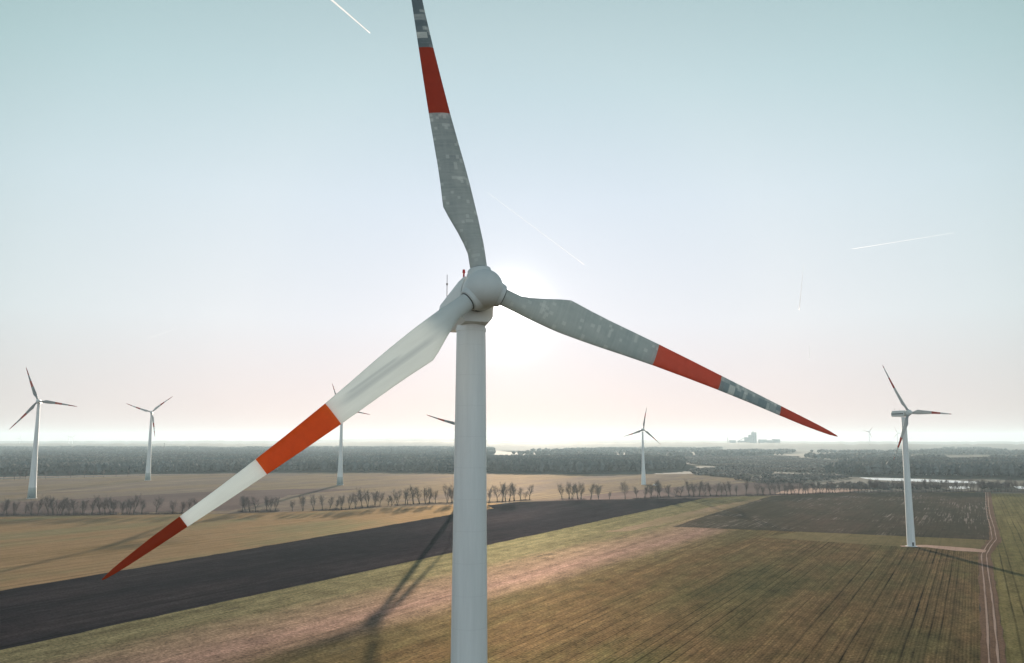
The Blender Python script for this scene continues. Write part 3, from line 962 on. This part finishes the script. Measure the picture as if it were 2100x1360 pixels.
def turbine(base, H, R, yaw, phase, d0, d1, label, group, over=4.2, tilt=R_(5.7), blades=('blade_far',) * 3, skews=(0, 0, 0), tmat='tower', chord=1.0, detail=1, nk=1.0, tower_prof=None, blabels=None, long_nac=False):
    """yaw: rotor normal is (sin yaw, -cos yaw). H is the hub height."""
    root = empty('wind_turbine', (base[0], base[1], 0.1))
    tag(root, label, 'wind turbine', group)
    k = R / 38.5 * nk
    nrm = Vector((math.sin(yaw) * math.cos(tilt), -math.cos(yaw) * math.cos(tilt), math.sin(tilt)))
    u = Vector((math.cos(yaw), math.sin(yaw), 0))
    v = nrm.cross(u)
    if v.z < 0: v = -v
    hub = Vector((math.sin(yaw) * over, -math.cos(yaw) * over, H))
    ztop = H - 2.45 * k - math.tan(tilt) * over * 0.6
    # tower
    tp = tower_prof or [(d0 / 2, 0.0), (d1 / 2, ztop)]
    prof = []
    for (ra, za), (rb, zb) in zip(tp[:-1], tp[1:]):
        st = max(1, int((zb - za) / 10))
        for j in range(st):
            t = j / st
            prof.append((ra + (rb - ra) * t, za + (zb - za) * t))
    prof.append(tp[-1])
    if detail > 1:   # flange rings
        prof2 = []
        for (ra, za) in prof:
            prof2.append((ra, za))
        prof = prof2[:-1] + [(d1 / 2, ztop - 0.62), (d1 / 2 + 0.05, ztop - 0.6), (d1 / 2 + 0.05, ztop - 0.3), (d1 / 2 - 0.02, ztop - 0.28), (d1 / 2 - 0.02, ztop)]
    tw = lathe(prof, 64 if detail > 1 else 24).build('tower', M[tmat], root, smooth=False)
    sharp(tw, 40)
    fo = lathe([(d0 / 2 + 1.2, -0.4), (d0 / 2 + 1.2, 0.15), (d0 / 2 + 0.9, 0.25)], 32).build('foundation', M['nac'], root)
    dm = MB(); dm.box((0, -d0 / 2 + 0.05, 1.6), (1.0, 0.25, 2.2)); dm.build('door', M['dark_gap'], tw)
    # nacelle: lofted along its axis (local +X towards the hub)
    nm = MB()
    secs = [(2.15, 1.45, 1.55, 0.55, -2.15, 1.1), (2.2, 1.62, 1.9, 0.75, -2.35, 1.2), (1.2, 1.75, 2.05, 0.9, -2.5, 1.1), (-1.0, 1.8, 2.0, 0.75, -2.75, 1.05), (-4.5, 1.8, 1.65, 0.35, -2.6, 0.95), (-6.8, 1.72, 1.35, 0.15, -2.1, 0.85), (-7.4, 1.5, 0.95, 0.0, -1.5, 0.8)]
    if long_nac:
        secs = [(2.2, 1.5, 1.5, 0.9, -1.9, 1.3), (1.5, 1.75, 1.75, 1.1, -2.1, 1.5), (-3.0, 1.8, 1.75, 1.1, -2.15, 1.5), (-8.2, 1.75, 1.6, 1.0, -2.0, 1.5), (-8.6, 1.6, 1.3, 0.8, -1.4, 1.3)]
    prev = None
    for (a, wdt, top, sh, bot, rw) in secs:
        pts = [(a, -rw, top), (a, -wdt * .93, sh + 0.35), (a, -wdt, sh - 0.2), (a, -wdt * 0.97, bot + 0.5), (a, -wdt * 0.7, bot), (a, wdt * 0.7, bot), (a, wdt * 0.97, bot + 0.5), (a, wdt, sh - 0.2), (a, wdt * .93, sh + 0.35), (a, rw, top)]
        ring = nm.ring([(q[0] * k, q[1] * k, q[2] * k) for q in pts])
        if prev: nm.bridge(prev, ring)
        else: nm.cap(ring, True)
        prev = ring
    nm.cap(prev)
    nac = nm.build('nacelle', M['nac'], root)
    sharp(nac, 28)
    xa = Vector((math.sin(yaw), -math.cos(yaw), 0)); ya = Vector((0, 0, 1)).cross(xa)
    mN = Matrix((xa, ya, Vector((0, 0, 1)))).transposed().to_4x4()
    mN.translation = Vector((0, 0, H - math.tan(tilt) * over * 0.6))
    nac.matrix_local = mN
    if detail:
        vb = MB()
        for s_ in (-1, 1):
            vb.box(((-2.6 if not long_nac else -3.2) * k, s_ * 1.79 * k, (-0.75 if not long_nac else -0.3) * k), ((8.2 if not long_nac else 9.6) * k, 0.14 * k, (0.34 if not long_nac else 0.55) * k))
        vb.build('dark_gap', M['dark_gap' if detail == 1 else 'nac'], nac)  # dark strip colours in the ledge's shadow gap; near turbine keeps plain paint
        mm = MB()
        mm.tube((-5.8 * k, -1.1 * k, 1.3 * k), (-5.8 * k, -1.1 * k, 3.6 * k), .045, .03, 6); mm.tube((-5.8 * k, -1.1 * k, 2.5 * k), (-5.8 * k, -1.1 * k, 2.7 * k), .1, .1, 6)
        mm.build('antenna', M['metal'], nac)
        mm = MB(); mm.tube((-3.9 * k, 1.0 * k, 1.5 * k), (-3.9 * k, 1.0 * k, 3.0 * k), .04, .03, 6); mm.build('anemometer', M['metal'], nac)
    if detail > 1:
        bl = MB()
        bl.tube((0.9, -1.0, 1.9), (0.9, -1.0, 2.45), .09, .09, 8)
        bl.tube((0.9, -1.0, 2.45), (0.9, -1.0, 2.82), .15, .12, 10)
        bl.build('beacon', M['redlamp'], nac)
        rl = MB()
        for xx in (0.4, 1.0, 1.6):
            rl.tube((xx, -0.55, 1.9), (xx, -0.55, 2.45), .025, .025, 5); rl.tube((xx, .55, 1.9), (xx, .55, 2.45), .025, .025, 5)
        for yy in (-0.55, .55):
            rl.tube((0.4, yy, 2.43), (1.6, yy, 2.43), .022, .022, 5)
        rl.build('railing', M['metal'], nac)
        # dark joint ring between nacelle and hub
        jr = MB(); jr.tube((2.1, 0, -0.1), (2.55, 0, -0.05), 1.35, 1.35, 40); o_ = jr.build('joint', M['dark_gap'], nac, True); sharp(o_)
    # hub, local -Y towards the wind
    hp = [(0.2, -2.0), (0.8, -1.9), (1.3, -1.55), (1.6, -1.05), (1.74, -0.5), (1.78, 0.0), (1.78, 0.8), (1.7, 1.35), (1.5, 1.75)]
    hb = lathe([(r_ * k, h_ * k) for r_, h_ in hp], 48, 'Y').build('hub', M['hub'], root)
    sharp(hb, 30)
    mH = Matrix((u, -nrm, v)).transposed().to_4x4()
    if mH.to_3x3().determinant() < 0:
        mH = Matrix((-u, -nrm, v)).transposed().to_4x4()
    mH.translation = hub
    hb.matrix_local = mH
    iH = mH.inverted()
    for b in range(3):
        ph = phase + b * 2 * math.pi / 3
        d = u * math.sin(ph) + v * math.cos(ph)
        T = u * math.cos(ph) - v * math.sin(ph)
        mB = Matrix((T, -nrm, d)).transposed().to_4x4()
        mB.translation = hub
        bo = blade_mesh('blade', R, skews[b], M[blades[b]], chord=chord)
        sharp(bo, 50)
        part(bo, root, mB)
        if blabels: bo['label'] = blabels[b]
        if detail:
            cm = MB()
            rings = [(1.25, 0.6), (1.22, 1.2), (1.08, 1.86), (1.0, 1.94), (0.84, 1.95)]
            prev = None
            for r_, h_ in rings:
                ring = cm.ring([((-0.1 + r_ * math.cos(a)) * k, r_ * math.sin(a) * k, h_ * k) for a in [2 * math.pi * i / 40 for i in range(40)]])
                if prev: cm.bridge(prev, ring)
                prev = ring
            cm.cap(prev)
            if detail > 1:
                gr = MB(); gr.tube((-0.1, 0, 1.95), (-0.1, 0, 2.02), .86, .84, 40)
            co = cm.build('collar', M['hub'])
            sharp(co, 30)
            part(co, hb, iH @ mB)
            if detail > 1:
                part(gr.build('blade_seal', M['dark_gap'], None, False), root, mB)
    return root


D2 = math.pi * 2 / 3
# the near turbine
YAW = 0.305
th_b = (-2.663, 75.454)
ov = 4.3
turbine((th_b[0] - math.sin(YAW) * ov, th_b[1] + math.cos(YAW) * ov), 78.76, 38.5, YAW, -0.125, 4.2, 2.82,
        'large close wind turbine with red banded blades filling the middle of the picture', 'wind turbines standing in the fields', over=ov, tilt=0.149,
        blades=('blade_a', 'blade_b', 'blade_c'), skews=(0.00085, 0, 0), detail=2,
        blabels=('upright blade with dark grime and pale square patches', 'right blade with grey grime and pale patches', 'lower left blade with clean pale paint and soot streaks'))
TG = 'wind turbines standing in the fields'
cone_tower = lambda H, a, b_: [(a / 2, 0), (a * .40, 18), (a * 0.27, H * 0.5), (b_ / 2, H - 3.2)]
off = 1.3 / 38.5     # the blades sweep slightly behind their axis
turbine((-542.6, 953.1), 109.3, 41.8, R_(17), R_(97.8) + off, 9.0, 2.9, 'tall wind turbine at the far left with a thick grey tower foot', TG, tmat='tower_dk', chord=1.05, tower_prof=cone_tower(109.3, 9.4, 3.0))
turbine((-597.2, 1379.3), 110.9, 41.8, R_(20), R_(49.5) + off, 9.0, 2.9, 'tall wind turbine second from left standing before the forest', TG, tmat='tower_dk', blades=('blade_far2',) * 3, tower_prof=cone_tower(110.9, 9.4, 3.0))
turbine((-251.5, 1230.3), 109.1, 42.4, R_(8), R_(99.1) + off, 9.0, 2.9, 'tall wind turbine half hidden behind the lower left blade of the near one', TG, tmat='tower_dk', tower_prof=cone_tower(109.1, 9.4, 3.0))
turbine((194.5, 1243.7), 80.7, 33.5, R_(10), R_(11.5) + off, 4.6, 2.4, 'small wind turbine standing in the fields right of the near tower', TG, tower_prof=cone_tower(80.7, 7.0, 2.4))
turbine((-51.7, 829.0), 80.1, 37.2, R_(22), R_(44.6) + off, 4.2, 2.6, 'wind turbine hidden behind the near tower except for one blade pointing left', TG, tower_prof=cone_tower(80.1, 7.0, 3.2))
turbine((246.3, 524.1), 82.0, 34.0, R_(19.3), R_(-28.9) + off, 4.9, 2.9, 'white wind turbine on the right casting a long shadow over the track', TG, over=4.5, nk=1.12, blades=('blade_far2',) * 3, long_nac=True)
far_t = [((1784, 921), 886, 15, 11, 43.7, 'tiny pale wind turbine on the horizon left of the right turbine'), ((1842, 920), 888.5, 13, -10, 100, 'tiny pale wind turbine on the horizon just behind the right tower'),
         ((40, 915), 899, 7, 5, 20, 'faint tiny turbine on the horizon left of the leftmost tower'), ((141, 915), 897.5, 7, 5, 80, 'left one of two faint tiny turbines between the two left towers'), ((148, 915), 897, 8, 15, 50, 'right one of two faint tiny turbines between the two left towers')]
for (bx, by), hy, rp, yw, ph, lb in far_t:
    B = at(bx, by)
    dep = B[1]
    H = HC + (903 - hy) / FPX * dep
    turbine(B, H, rp / FPX * dep, R_(yw), R_(ph), 5.0, 2.6, lb, 'distant wind turbines on the horizon', detail=0)

# ------------------------------------------------------------------ far works, masts, sheds, vehicles
M['concrete'] = simple('far_concrete', (0.30, 0.30, 0.30), 0.8, 0.2, 0.05)
M['conc_dk'] = simple('dark_opening', (0.08, 0.085, 0.09), 0.8, 0.2, 0.05)
FD = 8000.0


def fx(px): return (px - 1050) / FPX * FD * 1.0085
def fz(py): return HC + (903 - py) / FPX * FD


fac = empty('factory', (fx(1538), FD, 0.1))
tag(fac, 'hazy factory with a tall block tower and low halls on the horizon', 'factory')
def fbox(nm, xa, xb, top, dy=30, y0=0, bot=0.0, win=0):
    mb = MB(); x0, x1 = fx(xa) - fx(1538), fx(xb) - fx(1538)
    z1 = fz(top); mb.box(((x0 + x1) / 2, y0, (z1 + bot) / 2), (x1 - x0, dy, z1 - bot))
    o = mb.build(nm, M['concrete'], fac)
    if win:
        wb = MB()
        for i in range(win):
            for j in range(2):
                wb.box((x0 + (x1 - x0) * (j + 0.5) / 2, y0 - dy / 2 - 0.1, z1 * (0.25 + 0.65 * i / win)), ((x1 - x0) * 0.28, 0.4, 4.0))
        wb.build('window', M['conc_dk'], o)
    return o
fbox('tower_block', 1533.5, 1542.5, 887, 30, 0, win=7)
fbox('stair_tower', 1535.5, 1537.5, 885, 8, 2, fz(887))
fbox('silo_block', 1527.5, 1533.3, 892, 26, win=4)
fbox('preheater', 1519, 1527.2, 897, 24, win=3)
fbox('hall', 1548, 1562, 901.5, 50); fbox('hall', 1563, 1574, 903, 44); fbox('hall', 1576, 1589, 901, 50); fbox('hall', 1489, 1500, 903, 40); fbox('hall', 1506, 1518, 904, 40)
cb = MB(); cb.tube((fx(1505) - fx(1538), 0, fz(905)), (fx(1521) - fx(1538), 0, fz(897)), 3, 3, 6); cb.build('conveyor', M['concrete'], fac)
cb = MB(); cb.tube((fx(1486) - fx(1538), 20, 0), (fx(1486) - fx(1538), 20, fz(897)), 4, 2.6, 12); cb.build('chimney', M['concrete'], fac)


def mast(px, ytop, ybase, label, arms=True):
    B = at(px, ybase)
    dep = B[1]
    h = HC + (903 - ytop) / FPX * dep
    root = empty('radio_mast', (B[0], B[1], 0.1))
    tag(root, label, 'mast', 'lattice masts rising from the forest')
    a = MB()
    for i in range(3):
        an = i * D2
        a.tube((1.6 * math.cos(an), 1.6 * math.sin(an), 0), (.5 * math.cos(an), .5 * math.sin(an), h), .35, .25, 5)
    for k in range(12):
        z0 = h * k / 12; z1 = h * (k + 1) / 12
        for i in range(3):
            r0 = 1.6 - 1.1 * k / 12; r1 = 1.6 - 1.1 * (k + 1) / 12
            a.tube((r0 * math.cos(i * D2), r0 * math.sin(i * D2), z0), (r1 * math.cos((i + 1) * D2), r1 * math.sin((i + 1) * D2), z1), .12, .12, 4)
    a.build('lattice', M['metal'], root)
    if arms:
        c = MB(); c.tube((0, 0, h - 3), (0, 0, h - 0.5), 2.2, 2.2, 10); c.build('platform', M['metal'], root)
mast(336, 909, 932, 'dark lattice mast above the left forest')
mast(802, 920, 945, 'thin lattice mast in the hazy forest left of the near tower', False)


def shed(px, py, wpx, hm, label, rz=0.0, c='shed_wall'):
    B = at(px, py)
    w_ = wpx * B[1] / FPX
    root = empty('shed', (B[0], B[1], 0.1), rz)
    tag(root, label, 'shed', 'long low sheds by the ponds')
    dpt = 14.0
    a = MB(); a.box((0, 0, hm / 2), (w_, dpt, hm)); wl = a.build('wall', M[c], root)
    r_ = MB()
    hr = 2.2
    i = [(-w_ / 2 - .5, -dpt / 2 - .6, hm + .02), (w_ / 2 + .5, -dpt / 2 - .6, hm + .02), (w_ / 2 + .5, 0, hm + hr), (-w_ / 2 - .5, 0, hm + hr), (-w_ / 2 - .5, dpt / 2 + .6, hm + .02), (w_ / 2 + .5, dpt / 2 + .6, hm + .02)]
    r_.v = i; r_.f = [(0, 1, 2, 3), (3, 2, 5, 4), (0, 3, 4), (1, 5, 2), (0, 4, 5, 1)]
    r_.build('roof', M['shed_roof'], root)
    d = MB()
    for t in np.linspace(-.35, .35, 4):
        d.box((w_ * t, -dpt / 2 - .05, hm * 0.4), (w_ * 0.1, .2, hm * 0.75))
    d.build('gate', M['conc_dk'], wl)
M['shed_wall'] = simple('shed_wall', (0.45, 0.46, 0.44), 0.8, 0.1, 0.3)
M['shed_roof'] = simple('shed_roof', (0.36, 0.40, 0.37), 0.6, 0.15, 0.3)
shed(1895, 974, 30, 5, 'long pale shed nearest the right tower beyond the pond', 0.1)
shed(1948, 974, 20, 4.5, 'short pale shed in the middle of the shed group', -0.1)
shed(2050, 974, 30, 5, 'long pale shed at the far right beyond the pond', 0.05)


def van(px, py, label, L=6.0, rz=0.0):
    B = at(px, py)
    root = empty('van', (B[0], B[1], 0.32), rz)
    tag(root, label, 'van', 'white vehicles parked in the fields')
    b_ = MB()
    prof_ = [(-L / 2, .5), (-L / 2, 2.2), (-L / 2 + .2, 2.4), (L / 2 - 1.7, 2.4), (L / 2 - .9, 1.4), (L / 2, 1.2), (L / 2, .5)]
    r0 = b_.ring([(x_, -1, z_) for x_, z_ in prof_]); r1 = b_.ring([(x_, 1, z_) for x_, z_ in prof_])
    b_.bridge(r0, r1); b_.cap(r0, True); b_.cap(r1)
    b_.build('body', M['whitepaint'], root)
    g_ = MB(); g_.box((L / 2 - 1.9, 0, 1.8), (.9, 2.03, .6)); g_.build('window', M['dark_gap'], root)
    for sx in (-L / 2 + 1.1, L / 2 - 1.1):
        for sy in (-.95, .95):
            t_ = MB(); t_.tube((sx, sy - .12, .38), (sx, sy + .12, .38), .38, .38, 14); t_.build('wheel', M['metal'], root)
M['whitepaint'] = simple('white_paint', (0.8, 0.8, 0.8), 0.4, 0.05, 1)
van(347, 967, 'white van on the road before the forest right of the second turbine', 9)
van(1345, 997, 'white van parked beside the foot of the small central turbine', 8, 0.2)

# ------------------------------------------------------------------ contrails, far above the haze
m, n, p, out = new_mat('ice_trail')
n.t.nodes.remove(p)
tl = n.n('ShaderNodeBsdfTranslucent'); tl.inputs[0].default_value = (1, 1, 1, 1)
df = n.n('ShaderNodeBsdfDiffuse'); df.inputs[0].default_value = (1, 1, 1, 1)
ad = n.n('ShaderNodeMixShader'); ad.inputs[0].default_value = 0.2
n.t.links.new(tl.outputs[0], ad.inputs[1]); n.t.links.new(df.outputs[0], ad.inputs[2])
tp_ = n.n('ShaderNodeBsdfTransparent')
fm = n.n('ShaderNodeMixShader')
tcx = n.sep(n.n('ShaderNodeTexCoord').outputs['Generated'])
n.put(fm.inputs[0], 0.5)
n.t.links.new(tp_.outputs[0], fm.inputs[1]); n.t.links.new(ad.outputs[0], fm.inputs[2])
n.t.links.new(fm.outputs[0], out.inputs[0])
M['trail'] = m


def contrail(pts, w0, w1, label):
    mb = MB()
    prev = None
    N = 14
    for i in range(N + 1):
        t = i / N
        px_ = pts[0][0] + (pts[1][0] - pts[0][0]) * t
        py_ = pts[0][1] + (pts[1][1] - pts[0][1]) * t
        d = ray(px_, py_)
        s_ = 9000.0 / max(d[2], .05)
        P = Vector(np.array([0, 0, HC]) + d * s_)
        wd_ = (w0 + (w1 - w0) * t) / FPX * s_ * 0.5
        q = ray(pts[1][0], pts[1][1]) - ray(pts[0][0], pts[0][1])
        ax = Vector(q).normalized()
        a = Vector(d).cross(ax).normalized(); b = Vector(d).normalized()
        ring = mb.ring([P + a * (wd_ * math.cos(g_)) + b * (wd_ * math.sin(g_)) for g_ in [2 * math.pi * j / 8 for j in range(8)]])
        if prev: mb.bridge(prev, ring)
        else: mb.cap(ring, True)
        prev = ring
    mb.cap(prev)
    o = mb.build('contrail', M['trail'], None, True)
    tag(o, label, 'contrail', 'aircraft trails in the sky')
contrail([(640, -35), (759, 68)], 5, 2.2, 'short bright contrail at the top left of the near turbine')
contrail([(1000, 395), (1198, 543)], 0.35, 0.8, 'long faint contrail slanting down right of the upright blade')
contrail([(1747, 511), (1960, 477)], 0.6, 0.2, 'nearly level white contrail at the right of the sky')
contrail([(1639, 636), (1648, 545)], 2.2, 0.5, 'short upright contrail above the tip of the right blade')
contrail([(304, 694), (370, 671)], 0.2, 0.1, 'very faint short contrail left of the near turbine')
contrail([(1660, 735), (1661, 708)], 1.2, 0.5, 'tiny faint upright contrail above the red right blade tip')

# ------------------------------------------------------------------ haze
hz, n, p, out = new_mat('haze')
n.t.nodes.remove(p)
pv = n.n('ShaderNodeVolumePrincipled')
pv.inputs['Color'].default_value = (0.68, 0.89, 1.0, 1)
pv.inputs['Density'].default_value = 0.00006
pv.inputs['Anisotropy'].default_value = 0.22
n.t.links.new(pv.outputs[0], out.inputs['Volume'])
mb = MB()
mb.box((0, (G - 1500) / 2, 97.0), (2 * G + 400, G + 1500 + 400, 2 * 98.0))
ho = mb.build('haze', hz)
ho['kind'] = 'stuff'
ho['label'] = 'pale haze lying over the whole plain'
